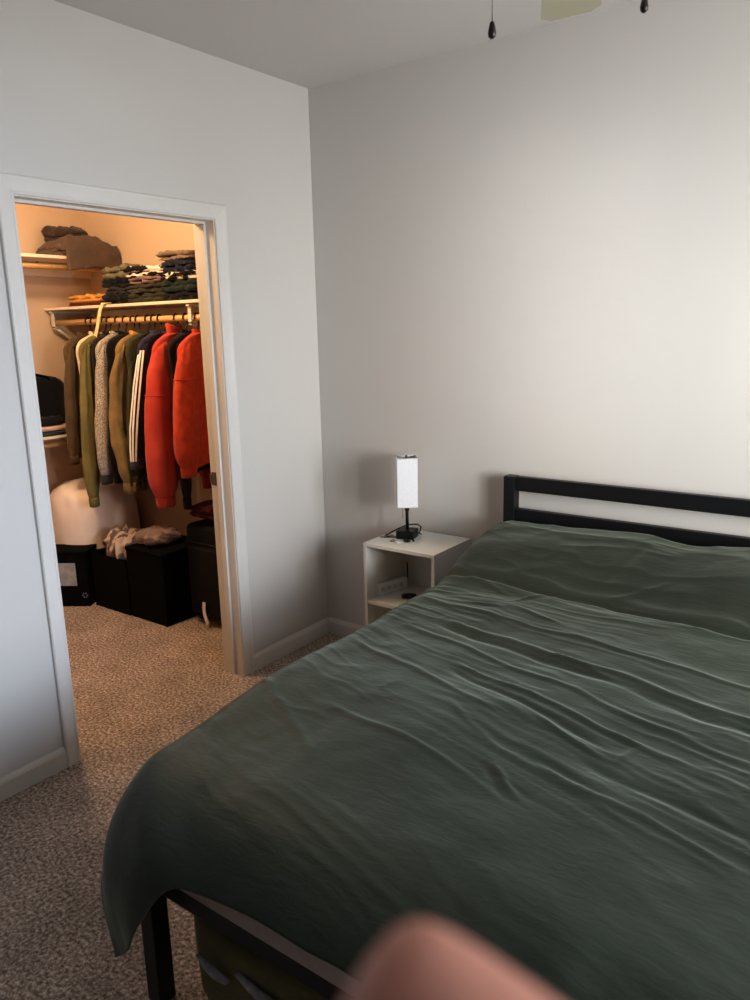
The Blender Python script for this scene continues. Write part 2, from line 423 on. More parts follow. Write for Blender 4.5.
# white strap hanging over the shelf edge
def ribbon(name, pts, width, thick, m, parent=None, wdir=(1, 0, 0)):
    pts = [Vector(p) for p in pts]; wd = Vector(wdir).normalized()
    # resample smooth (catmull-rom)
    out = []
    for i in range(len(pts)-1):
        p0 = pts[max(i-1, 0)]; p1 = pts[i]; p2 = pts[i+1]; p3 = pts[min(i+2, len(pts)-1)]
        for k in range(8):
            t = k/8; out.append(.5*((2*p1)+(p2-p0)*t+(2*p0-5*p1+4*p2-p3)*t*t+(3*p1-p0-3*p2+p3)*t**3))
    out.append(pts[-1]); V = []
    for i, p in enumerate(out):
        t = (out[min(i+1, len(out)-1)]-out[max(i-1, 0)]).normalized(); w = (wd-t*wd.dot(t)).normalized(); n = t.cross(w)
        V.append([p+w*a*width/2+n*b*thick/2 for a, b in ((-1, -1), (1, -1), (1, 1), (-1, 1))])
    return grid_obj(name, np.array([[list(v) for v in r] for r in V]), m, parent, closed_u=True, smooth=False, caps=True)
st = ribbon('strap', [(-1.36, -.12, ZS+.008), (-1.37, -.225, ZS+.008), (-1.385, -.242, ZS-.01), (-1.41, -.245, 1.69), (-1.44, -.245, 1.62), (-1.465, -.25, 1.56)], .022, .004, fabric((226, 214, 170)), wdir=(1, .2, 0))
tag(st, 'pale cream strap hanging over the shelf edge among the hangers', 'strap')

# brown folded cloth draped on the end of the high shelf
bt = thing('folded_blanket', 'brown folded blanket bundle overhanging the end of the high shelf', 'blanket', (-1.83, -.06, 2.034))
def drape_blanket():
    nv, nu = 46, 60
    u = np.linspace(0, 1, nu); v = np.linspace(0, 1, nv); U, V_ = np.meshgrid(u, v)
    # profile across x: from the back of shelf (x=-.15) over the front edge (x=.13) and down
    L = U*.50; h0 = .085+.03*np.sin(V_*PI)
    X = np.where(L < .29, -.14+L, .15+.035*np.sin(np.clip((L-.29)/.11, 0, 1)*PI/2))
    Z = np.where(L < .29, h0*(.55+.45*sm(U, 0, .25)), h0-np.maximum(0, L-.29)*.85)
    Y = -.20+V_*.36+.04*(U-.5)
    X = X*1.0+.012*(fbm(V_*5, U*6, 3)-.47)*2
    Z = Z+.05*(fbm(V_*4, U*5, 5)-.47)
    ed = np.minimum(V_, 1-V_)
    Z = Z-(.06*np.exp(-(ed/.05)**2))*(U < .6)
    return np.stack([X, Y, Z], -1)
o = grid_obj('folded_cloth', drape_blanket(), fabric((98, 80, 72), rgb2=(86, 72, 64), vscale=6, bump=.5), bt)
s_ = o.modifiers.new('s', 'SOLIDIFY'); s_.thickness = .03; s_.offset = -1
s_ = o.modifiers.new('b', 'SUBSURF'); s_.levels = 1; s_.render_levels = 1
folded('lower_fold', '', '', .0, -.02, -.002, .28, .36, .06, fabric((94, 76, 68)), 2, seed=22, rotz=0, parent=bt)
c = folded('rumpled_top', '', '', -.03, -.05, .085, .20, .2, .085, fabric((74, 58, 54), rgb2=(60, 48, 46), vscale=10), 3, seed=31, rotz=.5, parent=bt)
c['label'] = 'darker rumpled cloth on top'

# ------------------------------------------------------------------ HANGERS + GARMENTS
def hanger(x, rot, label, m=M['black'], grp='hangers on the clothes rod'):
    t = thing('clothes_hanger', label, 'hanger', (x, RY, RZ), rot, grp)
    hook = []
    for k in range(15):
        a = math.radians(-30+k*15); hook.append((0, .022*math.cos(a), .001+.022*math.sin(a)))
    hook = hook[::1]
    hook = [(0, -.0, -.085), (0, 0, -.055), (0, .012, -.035)] + [(0, .0235*math.cos(a), .0235*math.sin(a)) for a in [math.radians(-40+k*20) for k in range(13)]]
    tube('hook', hook, .0042, m, t, 8)
    body = [(0, 0, -.088), (0, -.08, -.112), (0, -.14, -.136), (0, -.15, -.145), (0, -.14, -.15), (0, 0, -.15), (0, .14, -.15), (0, .15, -.145), (0, .14, -.136), (0, .08, -.112)]
    tube('shoulder_bar', body, .0045, m, t, 8, closed=True)
    return t

def garment(name, label, cat, x, rot, m, sh_m=None, wid=.215, thick=.035, hem=.92, cuff=.80, sr=.055, ssplay=.03, cuffm=None, collar=True,
            collar_h=.018, sleeve_m=None, seed=1, zipm=None, hemm=None, both=True, wr=1.0, elbow=0., stripes=None, grp='clothes hanging on the rod', chest=1.0, shz=1.535, cuffr=.6, swing=0., seam=0):
    t = thing(name, label, cat, (x, RY, 0), rot, grp)
    rs = np.random.RandomState(seed)
    N = 40
    # body
    zs = np.array([1.582, 1.578, 1.572, 1.563, 1.552, shz, shz-.03, shz-.07, shz-.13] + list(np.linspace(shz-.2, hem, 16)))
    ws = np.array([.045, .062, .088, .118, .15, wid*.86, wid+.004, wid, wid*.96] + list(wid*(.96+.05*np.linspace(0, 1, 16)*chest)))
    ts = np.array([.03, .034, .03, .026, .026, .028, thick*.9, thick, thick*1.05] + list(thick*np.linspace(1.08, 1.0, 16)))
    R_ = len(zs); V = np.zeros((R_, N, 3)); a = np.linspace(0, 2*PI, N, endpoint=False)
    for i in range(R_):
        ca, sa = np.cos(a), np.sin(a)
        yy = np.sign(ca)*np.abs(ca)**.8*ws[i]; xx = np.sign(sa)*np.abs(sa)**.7*ts[i]
        k = np.clip((i-5)/8, 0, 1)*wr
        fold = (fbm(yy*22+seed*3, np.full(N, zs[i]*2.0), seed)-.47)*.05*k
        f2 = (fbm(yy*12+seed, np.full(N, zs[i]*9.0), seed+9)-.47)*.018*wr
        V[i, :, 0] = xx+(fold+f2)*np.where(np.abs(sa) > .2, 1, .5)
        V[i, :, 1] = yy*(1+(fold)*.3); V[i, :, 2] = zs[i]+.006*np.sin(yy*30+seed)*(i > R_-3)
    V[:, :, 1] *= 1
    b = grid_obj('body', V, m, t, closed_u=True)
    so = b.modifiers.new('s', 'SOLIDIFY'); so.thickness = .003; so.offset = -1
    ss = b.modifiers.new('b', 'SUBSURF'); ss.levels = 1; ss.render_levels = 1
    if hemm:
        Vh = V[-2:, :, :].copy(); Vh = np.stack([Vh[0], Vh[1], Vh[1]]); Vh[:, :, 0] *= 1.06; Vh[:, :, 1] *= 1.01
        Vh[0, :, 2] = hem+.05; Vh[1, :, 2] = hem+.01; Vh[2, :, 2] = hem-.012; Vh[2, :, :2] *= .97
        grid_obj('hem_band', Vh, hemm, t, closed_u=True)
    # sleeves
    for s in ((-1, 1) if both else (-1,)):
        n = 24; uu = np.linspace(0, 1, n); S = np.zeros((n, 22, 3)); aa = np.linspace(0, 2*PI, 22, endpoint=False)
        zc = cuff+(.02*rs.rand())
        cy_ = s*(wid-.045+(ssplay+.02)*np.sin(uu*PI*.55)+.015*uu); cz = (shz-.01)+(zc-(shz-.01))*uu**.96
        cy_[0] = s*(wid-.06); cz[0] = shz+.0
        cx_ = .012+swing*uu+elbow*np.sin(uu*PI)+.01*(rs.rand()-.5)*uu
        rr = np.interp(uu, [0, .05, .15, .35, .7, .9, 1], [sr*.4, sr*.58, sr*.78, sr*.95, sr*1.03, sr*.9, sr*cuffr])
        for i in range(n):
            w_ = (fbm(aa*1.2+seed, np.full(22, uu[i]*9.), seed+3+s)-.47)*.020*wr+(fbm(aa*2.5+seed, np.full(22, uu[i]*2.), seed+7+s)-.47)*.040*wr
            S[i, :, 0] = cx_[i] if np.isscalar(cx_[i]) else cx_[i]
            S[i, :, 0] += np.cos(aa)*rr[i]*.62+w_*np.cos(aa)
            S[i, :, 1] = cy_[i]+np.sin(aa)*(rr[i]+w_*.7)
            S[i, :, 2] = cz[i]+(.35*rr[i]*np.sin(aa)*-s if i < 3 else 0)
        sl = grid_obj('sleeve', S, sleeve_m or m, t, closed_u=True, caps=True)
        ss = sl.modifiers.new('b', 'SUBSURF'); ss.levels = 1; ss.render_levels = 1
        cm = cuffm or sleeve_m or m
        C_ = np.zeros((5, 22, 3))
        for i, (dz, k) in enumerate(((.015, 1.06), (.0, 1.1), (-.02, 1.08), (-.042, 1.04), (-.045, .6))):
            C_[i] = S[-1]; C_[i, :, 0] = cx_[-1]+(S[-1, :, 0]-cx_[-1])*k; C_[i, :, 1] = cy_[-1]+(S[-1, :, 1]-cy_[-1])*k; C_[i, :, 2] = zc+dz
        grid_obj('cuff', C_, cm, sl, closed_u=True, caps=True)
        if seam and s == -1: tube('seam', [tuple(q) for q in S[seam]*np.array([1, 1, 1])], .0028, sleeve_m or m, sl, 6, True)
        if stripes and s == -1:
            for q in range(3):
                ang = stripes[1]+(q-1)*.5
                pts = []
                for i in range(0, n):
                    rx = np.interp(ang % (2*PI), np.append(aa, 2*PI), np.append(S[i, :, 0], S[i, 0, 0])); ry = np.interp(ang % (2*PI), np.append(aa, 2*PI), np.append(S[i, :, 1], S[i, 0, 1]))
                    dd = Vector((math.cos(ang)*.62, math.sin(ang), 0)).normalized()
                    pts.append((rx+dd.x*.003, ry+dd.y*.003, S[i, 0, 2]))
                sb = ribbon('stripe', pts[1:], .010, .003, stripes[0], sl, wdir=(-math.sin(ang), math.cos(ang)*.7, 0))
    if collar:
        Cc = np.zeros((5, 24, 3)); ac = np.linspace(0, 2*PI, 24, endpoint=False)
        for i, (dz, kw, kt) in enumerate(((-.01, .066, .030), (collar_h*.5, .060, .030), (collar_h, .066, .034), (collar_h*.96, .058, .028), (.0, .048, .022))):
            Cc[i, :, 0] = np.sin(ac)*kt; Cc[i, :, 1] = np.cos(ac)*kw; Cc[i, :, 2] = 1.570+dz+.012*np.cos(ac*2)
        grid_obj('collar', Cc, sh_m or m, t, closed_u=True)
    if zipm:
        tube('zipper', [(thick*1.05+.006, .012, z) for z in np.linspace(1.58, hem+.01, 12)], .0035, zipm, t, 6)
    return t

olive_b = fabric((92, 76, 54), rgb2=(80, 66, 48), vscale=9)
olive_g = fabric((124, 116, 72), rgb2=(106, 98, 62), vscale=7)
tan = fabric((176, 130, 90), rgb2=(150, 110, 76))
speck = fabric((196, 184, 170), rgb2=(112, 106, 104), vscale=190, bump=.7)
kh = fabric((138, 114, 76), rgb2=(118, 98, 64), vscale=9)
dk = fabric((58, 58, 38)); red = fabric((184, 72, 56), rgb2=(172, 62, 50), vscale=6, bump=.5); redf = fabric((190, 76, 50), rgb2=(178, 66, 44), vscale=30, bump=.9)
red_z = fabric((222, 76, 46)); whites = fabric((232, 226, 220), var=.03)
R = .33
H_ = [(-1.625, R, 'black hanger with the olive brown jacket at the far left of the rod'),
      (-1.575, R, 'black hanger squeezed just right of the far left hook on the rod'),
      (-1.465, R, 'black hanger carrying the green and tan jacket'),
      (-1.42, R, 'black hanger with the dark puffer jacket behind the green jacket'),
      (-1.34, R, 'black hanger carrying the speckled grey sweater'),
      (-1.27, R, 'black hanger carrying the black jacket beside the speckled sweater'),
      (-1.155, R, 'black hanger carrying the khaki shirt'),
      (-1.07, R, 'black hanger carrying the dark olive coat'),
      (-.965, R, 'black hanger carrying the navy track jacket with white stripes'),
      (-.83, R, 'black hanger carrying the zipped red orange jacket'),
      (-.755, R, 'black hanger carrying the black garment between the two red jackets'),
      (-.665, R, 'black hanger with the orange red fleece by the door frame')]
for x, r_, l in H_: hanger(x, r_, l)
for x, l in ((-1.20, 'bare hook of a black hanger between the khaki shirt and black jacket'), (-1.02, 'bare hook of a black hanger between the dark coat and navy jacket')): hanger(x, R, l)

garment('hanging_jacket', 'olive brown jacket hanging at the far left end of the rod', 'jacket', -1.660, R, olive_b, wid=.205, thick=.03, hem=.86, cuff=.87, sr=.048, seed=2, wr=.7)
garment('hanging_jacket', 'olive green jacket with tan shoulders and a long green sleeve', 'jacket', -1.500, R, olive_g, sh_m=tan, wid=.215, thick=.03, hem=.80, cuff=.64, sr=.052, seed=5, hemm=dk, sleeve_m=olive_g, ssplay=.035, elbow=.0)
garment('hanging_puffer_jacket', 'dark navy puffer jacket between the green jacket and the speckled sweater', 'jacket', -1.415, R, fabric((34, 34, 40), bump=.9), wid=.18, thick=.03, hem=.80, cuff=.86, sr=.04, seed=8, ssplay=.0)
garment('hanging_sweater', 'speckled grey white knit sweater fading darker below', 'sweater', -1.345, R, speck, wid=.215, thick=.028, hem=.84, cuff=.79, sr=.056, seed=11, cuffm=fabric((60, 58, 62)), wr=.8)
garment('hanging_jacket', 'black jacket hanging right of the speckled sweater', 'jacket', -1.27, R, fabric((18, 17, 20)), wid=.195, thick=.028, hem=.78, cuff=.80, sr=.045, seed=12)
garment('hanging_shirt', 'khaki brown shirt with creased sleeves right of the black jacket', 'shirt', -1.165, R, kh, wid=.215, thick=.03, hem=.8, cuff=.75, sr=.06, seed=15, wr=1.5, sh_m=fabric((206, 160, 80)), elbow=-.05, swing=.03)
garment('hanging_coat', 'dark olive coat left of the white striped jacket', 'coat', -1.085, R, dk, wid=.195, thick=.034, hem=.80, cuff=.80, sr=.04, seed=17, swing=-.03)
garment('hanging_track_jacket', 'navy track jacket with three white stripes down the sleeve', 'jacket', -.985, R, fabric((40, 42, 62), rgb2=(52, 48, 74)), wid=.205, thick=.028, hem=.88, cuff=.90, sr=.052, seed=20, wr=.35, cuffm=fabric((70, 66, 84)), stripes=(whites, -1.35), sh_m=fabric((70, 70, 84)), cuffr=.78, swing=-.07)
garment('hanging_jacket', 'red orange zipped jacket with raised collar and long hanging sleeve', 'jacket', -.850, R, red, wid=.215, thick=.04, hem=.80, cuff=.715, sr=.108, seed=23, wr=.7, seam=7, zipm=red_z, collar_h=.05, ssplay=.04, cuffr=.5)
garment('hanging_jacket', 'black garment hanging between the two red jackets and showing below them', 'jacket', -.735, R, fabric((20, 18, 20)), wid=.2, thick=.025, hem=.84, cuff=.70, sr=.045, seed=26, ssplay=-.03)
garment('hanging_fleece', 'orange red fleece nearest the door frame on the rod', 'fleece', -.645, R, redf, wid=.215, thick=.05, hem=.90, cuff=.885, sr=.09, seed=29, wr=.7, seam=6, ssplay=.03, cuffr=.55, both=False)

garment('hanging_shirt', 'cream shirt showing as a thin strip left of the green jacket', 'shirt', -1.545, R, fabric((220, 204, 180)), wid=.20, thick=.022, hem=.72, cuff=.72, sr=.034, seed=41, ssplay=.01)

# ------------------------------------------------------------------ LOW SHELF STUFF
def blob(name, V0, m, parent=None): return grid_obj(name, V0, m, parent, closed_u=True, caps=True)
def puff(name, cx, cy, z0, rx, ry, h, m, seed=1, p=.6, amp=.12, top=.5, n=44, k=30, parent=None, freq=2.5):
    """closed soft sack: superellipse sections"""
    v = np.linspace(0, 1, k); a = np.linspace(0, 2*PI, n, endpoint=False)
    V = np.zeros((k, n, 3))
    for i, t in enumerate(v):
        ph = -PI/2+PI*t
        r = max(.02, np.cos(ph))**p; zz = .5+.5*np.sign(np.sin(ph))*abs(np.sin(ph))**top
        nx = fbm(np.cos(a)*freq+5+seed, np.sin(a)*freq+t*freq*1.5+5, seed)-.47
        rr = r*(1+nx*amp*4)
        V[i, :, 0] = cx+np.sign(np.cos(a))*np.abs(np.cos(a))**.8*rx*rr; V[i, :, 1] = cy+np.sign(np.sin(a))*np.abs(np.sin(a))**.8*ry*rr
        V[i, :, 2] = z0+h*zz*(1+(fbm(np.cos(a)*freq*r+9+seed, np.sin(a)*freq*r+9, seed+4)-.47)*amp*2.2*zz)
    return blob(name, V, m, parent)
bg = thing('duffel_bag', 'black soft bag standing on the low shelf of the far closet wall', 'bag', (-1.85, -.48, 1.002))
puff('bag_body', 0, 0, 0, .12, .24, .34, fabric((12, 12, 14)), 3, .35, .05, .4, parent=bg)
tube('handle', [(.08, -.1, .29), (.10, -.08, .34), (.10, 0, .36), (.10, .08, .34), (.08, .1, .29)], .009, M['blackcloth'], bg, 8)
o = folded('folded_shirt', 'pale pinkish shirt folded on the low shelf in front of the black bag', 'shirt', -1.735, -.42, 1.03, .07, .26, .03, fabric((206, 168, 150)), 1, seed=3)
o = folded('folded_shirt', 'dark teal shirt folded flat on the low shelf edge under the pinkish one', 'shirt', -1.735, -.45, 1.003, .07, .34, .027, fabric((52, 66, 66)), 1, seed=7)
o = folded('rolled_cloth', 'black rolled cloth lying on the pinkish shirt on the low shelf', 'cloth', -1.74, -.47, 1.06, .08, .26, .06, fabric((24, 24, 30)), 1, seed=9)

# ------------------------------------------------------------------ CLOSET FLOOR
cf_ = puff('comforter', -1.755, -.19, .0, .235, .265, .69, fabric((240, 226, 220), rgb2=(234, 220, 214), vscale=3, bump=.6, bscale=20), 6, .36, .05, .5, n=60, k=44, freq=2.0)
tag(cf_, 'large white bundled comforter standing against the wall behind the black bins', 'comforter')

def fabric_bin(name, label, x, y, w, d, h, rot=0, window=False, grp='black fabric bins on the closet floor'):
    t = thing(name, label, 'bin', (x, y, 0), rot, grp)
    bm = bmesh.new(); th = .006
    for a in ((0, w, 0, th), (0, w, d-th, d), (0, th, th, d-th), (w-th, w, th, d-th)): box(bm, a[0], a[1], a[2], a[3], 0, h)
    box(bm, th, w-th, th, d-th, 0, .006)
    me = bpy.data.meshes.new('bin_body'); bm.to_mesh(me); bm.free(); link('bin_body', me, M['blackcloth'], t)
    tube('rim', [(.0, 0, h), (w, 0, h), (w, d, h), (0, d, h)], .0055, M['blackcloth'], t, 8, closed=True)
    return t
b1 = fabric_bin('storage_bin', 'open black fabric bin heaped with grey patterned clothes', -1.445, -.44, .33, .33, .33)
b2 = fabric_bin('storage_bin', 'taller black fabric bin beside the suitcase on the closet floor', -1.105, -.435, .315, .33, .40)
boxes('lid', [(-.006, .321, -.006, .336, .400, .416)], M['blackcloth'], b2, .006)
b3 = fabric_bin('storage_bin', 'low black organizer bag with a clear window at the far left of the closet floor', -1.82, -.715, .44, .16, .33, .58)
boxes('clear_window', [(.25, .375, -.006, -.001, .13, .27)], M['clear'], b3, .001)
boxes('lid', [(-.006, .446, -.006, .166, .328, .340)], M['blackcloth'], b3, .005)
# small round pale emblem of five petals
bm = bmesh.new()
for k in range(6):
    a = k*PI/3; cx_, cz_ = .415+.013*math.cos(a), .07+.013*math.sin(a)
    vs = [bm.verts.new((cx_+.004*math.cos(q*PI/4), -.0025, cz_+.004*math.sin(q*PI/4))) for q in range(8)]
    bm.faces.new(vs)
me = bpy.data.meshes.new('emblem'); bm.to_mesh(me); bm.free(); link('emblem', me, fabric((130, 130, 145)), b3)
# heap of clothes
cl = puff('clothing_heap', -1.27, -.29, .22, .145, .13, .23, striped((196, 176, 166), (110, 100, 104), 'X', 5, .6), 5, .7, .20, .7, n=64, k=40, freq=4)
tag(cl, 'heap of rumpled grey and white patterned clothing in the open black bin', 'clothes')
cl['kind'] = 'stuff'
c2 = puff('rumpled_shirt', -1.00, -.29, .417, .11, .11, .085, fabric((150, 128, 120), rgb2=(126, 110, 106), vscale=8), 9, .7, .2, .7, n=56, k=34, freq=4)
tag(c2, 'rumpled taupe shirt lying on top of the taller black bin', 'shirt')

# suitcase
sc_ = thing('suitcase', 'upright black suitcase standing on the closet floor by the door frame', 'suitcase', (-.78, -.30, 0))
def rbox(name, x0, x1, y0, y1, z0, z1, m, parent, bev=.03, seg=4):
    bm = bmesh.new(); fs = box(bm, x0, x1, y0, y1, z0, z1)
    bmesh.ops.bevel(bm, geom=list({e for f in fs for e in f.edges}), offset=bev, segments=seg, affect='EDGES', profile=.5)
    me = bpy.data.meshes.new(name); bm.to_mesh(me); bm.free(); return link(name, me, m, parent, True)
navyb = mat('suitcase_fabric', (9, 9, 13), .7, var=.1, bump=.3, bscale=400, spec=.25)
rbox('case_body', .0, .40, .02, .30, .035, .56, navyb, sc_, .035)
rbox('front_pocket', .05, .35, -.015, .03, .06, .45, navyb, sc_, .018)
tube('zipper', [(.045, -.008, .47), (.20, -.008, .475), (.355, -.008, .47), (.36, -.006, .25), (.355, -.006, .06)], .003, M['black'], sc_, 6)
tube('carry_handle', [(.13, .15, .56), (.13, .15, .585), (.27, .15, .585), (.27, .15, .56)], .009, M['black'], sc_, 8)
for sx in (.06, .34):
    for sy in (.06, .26):
        tube('wheel', [(sx-.012, sy, .022), (sx+.012, sy, .022)], .022, M['black'], sc_, 18)
tg = ribbon('luggage_tag', [(.17, -.02, .145), (.172, -.026, .10), (.185, -.030, .06), (.20, -.030, .03)], .026, .003, fabric((214, 208, 204)), sc_, wdir=(1, 0, .3))
tg['label'] = 'white paper luggage tag'
rb = folded('folded_scarf', 'dark maroon folded cloth lying on the black suitcase', 'cloth', -.60, -.17, .602, .26, .22, .06, fabric((70, 20, 26)), 2, seed=13)

# ------------------------------------------------------------------ NIGHTSTAND
NX0, NX1, NY0, NY1, NZ = .495, .868, -.325, -.015, .649
ns = thing('nightstand', 'white open fronted cube nightstand with one shelf in the room corner', 'nightstand', (NX0, NY0, 0))
w_, d_ = NX1-NX0, NY1-NY0
boxes('tabletop', [(0, w_, 0, d_, NZ-.016, NZ)], M['white'], ns, .0012)
boxes('side_panel', [(0, .016, .001, d_, 0, NZ-.016)], M['white'], ns, .001)
boxes('side_panel', [(w_-.016, w_, .001, d_, 0, NZ-.016)], M['white'], ns, .001)
boxes('shelf', [(.016, w_-.016, .004, d_-.006, .364, .38)], M['white'], ns, .001)
boxes('bottom_panel', [(.016, w_-.016, .004, d_-.006, .05, .066)], M['white'], ns, .001)
boxes('back_panel', [(.016, w_-.016, d_-.006, d_, .05, NZ-.016)], M['white'], ns)

# table lamp
LX, LY = .615, -.148
lp = thing('table_lamp', 'small table lamp with white rectangular shade and black base on nightstand', 'lamp', (LX, LY, NZ))
def rot_box(name, hx, hy, z0, z1, rz, m, parent, bev=.004, cx=0, cy=0):
    bm = bmesh.new(); box(bm, -hx, hx, -hy, hy, z0, z1, bev)
    bmesh.ops.rotate(bm, verts=bm.verts, cent=(0, 0, 0), matrix=Matrix.Rotation(rz, 3, 'Z'))
    bmesh.ops.translate(bm, verts=bm.verts, vec=(cx, cy, 0))
    me = bpy.data.meshes.new(name); bm.to_mesh(me); bm.free(); return link(name, me, m, parent)
rb_ = math.radians(15)
base = rot_box('base', .041, .041, 0, .038, rb_, M['black'], lp, .004)
rot_box('power_socket', .013, .013, .038, .0392, rb_, M['darkbronze'], base, .0004, .012, -.012)
for k in range(2): rot_box('usb_port', .005, .0005, .014, .020, rb_, M['steel'], base, .0002, -.012+k*.02, -.0415+k*.005)
tube('stem', [(0, 0, .036), (0, 0, .20)], .0075, M['black'], lp, 16)
lathe('stem_collar', [(.008, .125), (.0105, .128), (.0105, .14), (.008, .143)], M['black'], lp, 16)
rs_ = math.radians(39); hs = .046; z0, z1 = .150, .370
bm = bmesh.new()
for (a, b, c, d) in ((-hs, hs, -hs, -hs+.0015), (-hs, hs, hs-.0015, hs), (-hs, -hs+.0015, -hs, hs), (hs-.0015, hs, -hs, hs)): box(bm, a, b, c, d, z0, z1)
bmesh.ops.rotate(bm, verts=bm.verts, cent=(0, 0, 0), matrix=Matrix.Rotation(rs_, 3, 'Z'))
me = bpy.data.meshes.new('shade'); bm.to_mesh(me); bm.free(); shd = link('shade', me, M['shade'], lp)
rim = lambda z: [(hs*a*1.02*math.cos(rs_)-hs*b*1.02*math.sin(rs_), hs*a*1.02*math.sin(rs_)+hs*b*1.02*math.cos(rs_), z) for a, b in ((-1, -1), (1, -1), (1, 1), (-1, 1))]
tube('shade_rim', rim(z1), .0022, M['whiteplastic'], shd, 6, closed=True)
tube('shade_rim', rim(z0), .0022, M['whiteplastic'], shd, 6, closed=True)
q = rim(z1); tube('shade_spider', [q[0], (0, 0, z1-.006), q[2]], .0016, M['steel'], shd, 6)
tube('shade_spider', [q[1], (0, 0, z1-.006), q[3]], .0016, M['steel'], shd, 6)
lathe('finial', [(.004, 0), (.007, .004), (.006, .012), (.002, .016)], M['steel'], shd, 12, (.0, .0, z1-.006))
lathe('bulb', [(.012, .2), (.012, .22), (.024, .25), (.026, .27), (.02, .295), (.004, .305)], M['whiteplastic'], lp, 16)
# power cord of the lamp looping round the base
cd = tube('power_cord', [(.03, .035, .02), (.062, .02, .02), (.068, -.005, .03), (.055, .03, .05), (.02, .055, .052), (-.03, .05, .045), (-.06, .02, .03), (-.085, -.02, .012), (-.095, -.03, .004)], .0032, M['black'], lp, 8)
tube('pull_chain', [(-.014, -.012, .158), (-.016, -.012, .11), (-.016, -.012, .09)], .0012, M['steel'], lp, 6)

# small things on the nightstand
k = thing('key_bunch', 'small bunch of brass keys at the left of the lamp base', 'keys', (.530, -.20, NZ))
tube('key_ring', [(.010*math.cos(a), .010*math.sin(a), .002) for a in np.linspace(0, 2*PI, 14, endpoint=False)], .0012, M['steel'], k, 6, closed=True)
for q in range(3):
    a = .4+q*.8
    bm = bmesh.new(); c_, s__ = math.cos(a), math.sin(a)
    box(bm, .008, .020, -.008, .008, .001+q*.002, .0028+q*.002, .0006); box(bm, .020, .042, -.003, .003, .001+q*.002, .0028+q*.002)
    for tt in (.026, .032, .038): box(bm, tt, tt+.003, .003, .0055, .001+q*.002, .0028+q*.002)
    bmesh.ops.rotate(bm, verts=bm.verts, cent=(0, 0, 0), matrix=Matrix.Rotation(a, 3, 'Z'))
    me = bpy.data.meshes.new('key'); bm.to_mesh(me); bm.free()
    link('key', me, mat('brass_key', (120, 100, 66), .4, metallic=.7, var=.1), k)
ck = thing('charging_cable', 'short black charging cable with a white plug in front of lamp base', 'cable', (.55, -.185, NZ))
tube('cable', [(-.04, -.03, .003), (-.01, -.015, .003), (.02, .004, .003), (.045, .012, .005)], .0025, M['black'], ck, 8)
rot_box('plug', .011, .005, .001, .011, math.radians(25), M['whiteplastic'], ck, .002, .058, .018)
rg = tube('finger_ring', [(.594+.0095*math.cos(a), -.236+.0095*math.sin(a), NZ+.003+.0015*math.sin(a)) for a in np.linspace(0, 2*PI, 18, endpoint=False)], .0018, M['steel'], None, 8, True)
tag(rg, 'small metal ring lying near the front edge of the nightstand top', 'ring')
rg = tube('hair_tie', [(.632+.015*math.cos(a), -.243+.010*math.sin(a), NZ+.0026) for a in np.linspace(0, 2*PI, 20, endpoint=False)], .0022, M['whiteplastic'], None, 8, True)
tag(rg, 'clear white oval band lying beside the metal ring on the nightstand', 'band')
ea = thing('earbud', 'black oval earbud lying in front of the lamp base', 'earbud', (.655, -.215, NZ))
o = puff('casing', 0, 0, 0, .016, .010, .011, M['black'], 3, .6, .03, .8, n=16, k=12, parent=ea)
tube('tip', [(.012, 0, .006), (.019, .003, .007)], [.005, .003], M['black'], ea, 8)
bd = puff('bead', .677, -.192, NZ, .005, .005, .008, M['black'], 4, .6, .02, .8, n=12, k=10)
tag(bd, 'tiny black bead right of the earbud on the nightstand', 'bead')

# inside the nightstand: white power strip leaning, black gadget
ps = thing('power_strip', 'white slim power strip standing on edge inside the nightstand', 'power strip', (.535, -.165, .38), math.radians(72))
boxes('strip_case', [(-.085, .085, -.011, .011, 0, .055)], M['whiteplastic'], ps, .003)
for i in range(4): boxes('socket', [(-.07+i*.035, -.048+i*.035, -.0118, -.0108, .016, .038)], mat('socket_face', (196, 196, 194), .5, var=.03), ps, .0003)
tube('cord', [(.085, 0, .02), (.10, .006, .05), (.10, .008, .09), (.10, .01, .12)], .003, M['black'], ps, 8)
rm = thing('card_case', 'dark brown glasses case lying on the nightstand shelf', 'case', (.655, -.20, .38), math.radians(35))
puff('case_body', 0, 0, 0, .034, .016, .022, mat('brown_leather', (40, 28, 26), .5, var=.1, bump=.2), 3, .45, .03, .6, n=30, k=18, parent=rm)
tube('clasp', [(.0, -.016, .010), (.006, -.016, .010)], .002, M['steel'], rm, 6)

# ------------------------------------------------------------------ BED
BX0, BX1, BY0, BY1 = 1.062, 2.62, -2.035, -.035
bed = thing('bed_frame', 'black metal bed frame with a two rail headboard against the back wall', 'bed', (BX0, BY0, 0))
def bb(name, x0, x1, y0, y1, z0, z1, bev=.003): return boxes(name, [(x0-BX0, x1-BX0, y0-BY0, y1-BY0, z0, z1)], M['blackmetal'], bed, bev)
for x0 in (BX0, BX1-.05):
    bb('headboard_post', x0, x0+.05, -.085, -.035, 0, .966)
bb('headboard_rail', BX0+.05, BX1-.05, -.075, -.045, .906, .966)
bb('headboard_rail', BX0+.05, BX1-.05, -.075, -.045, .745, .829)
bb('side_rail', BX0+.04, BX0+.07, -2.0, -.085, .343, .40)
bb('side_rail', BX1-.07, BX1-.04, -2.0, -.085, .343, .40)
bb('foot_rail', BX0+.04, BX1-.04, -2.035, -2.0, .343, .40)
for x0 in (BX0+.045, (BX0+BX1)/2-.025, BX1-.095):
    bb('leg', x0, x0+.048, -2.032, -1.985, 0, .344)
for i in range(12):
    y = -1.9+i*.155; bb('slat', BX0+.07, BX1-.07, y, y+.06, .395, .417)
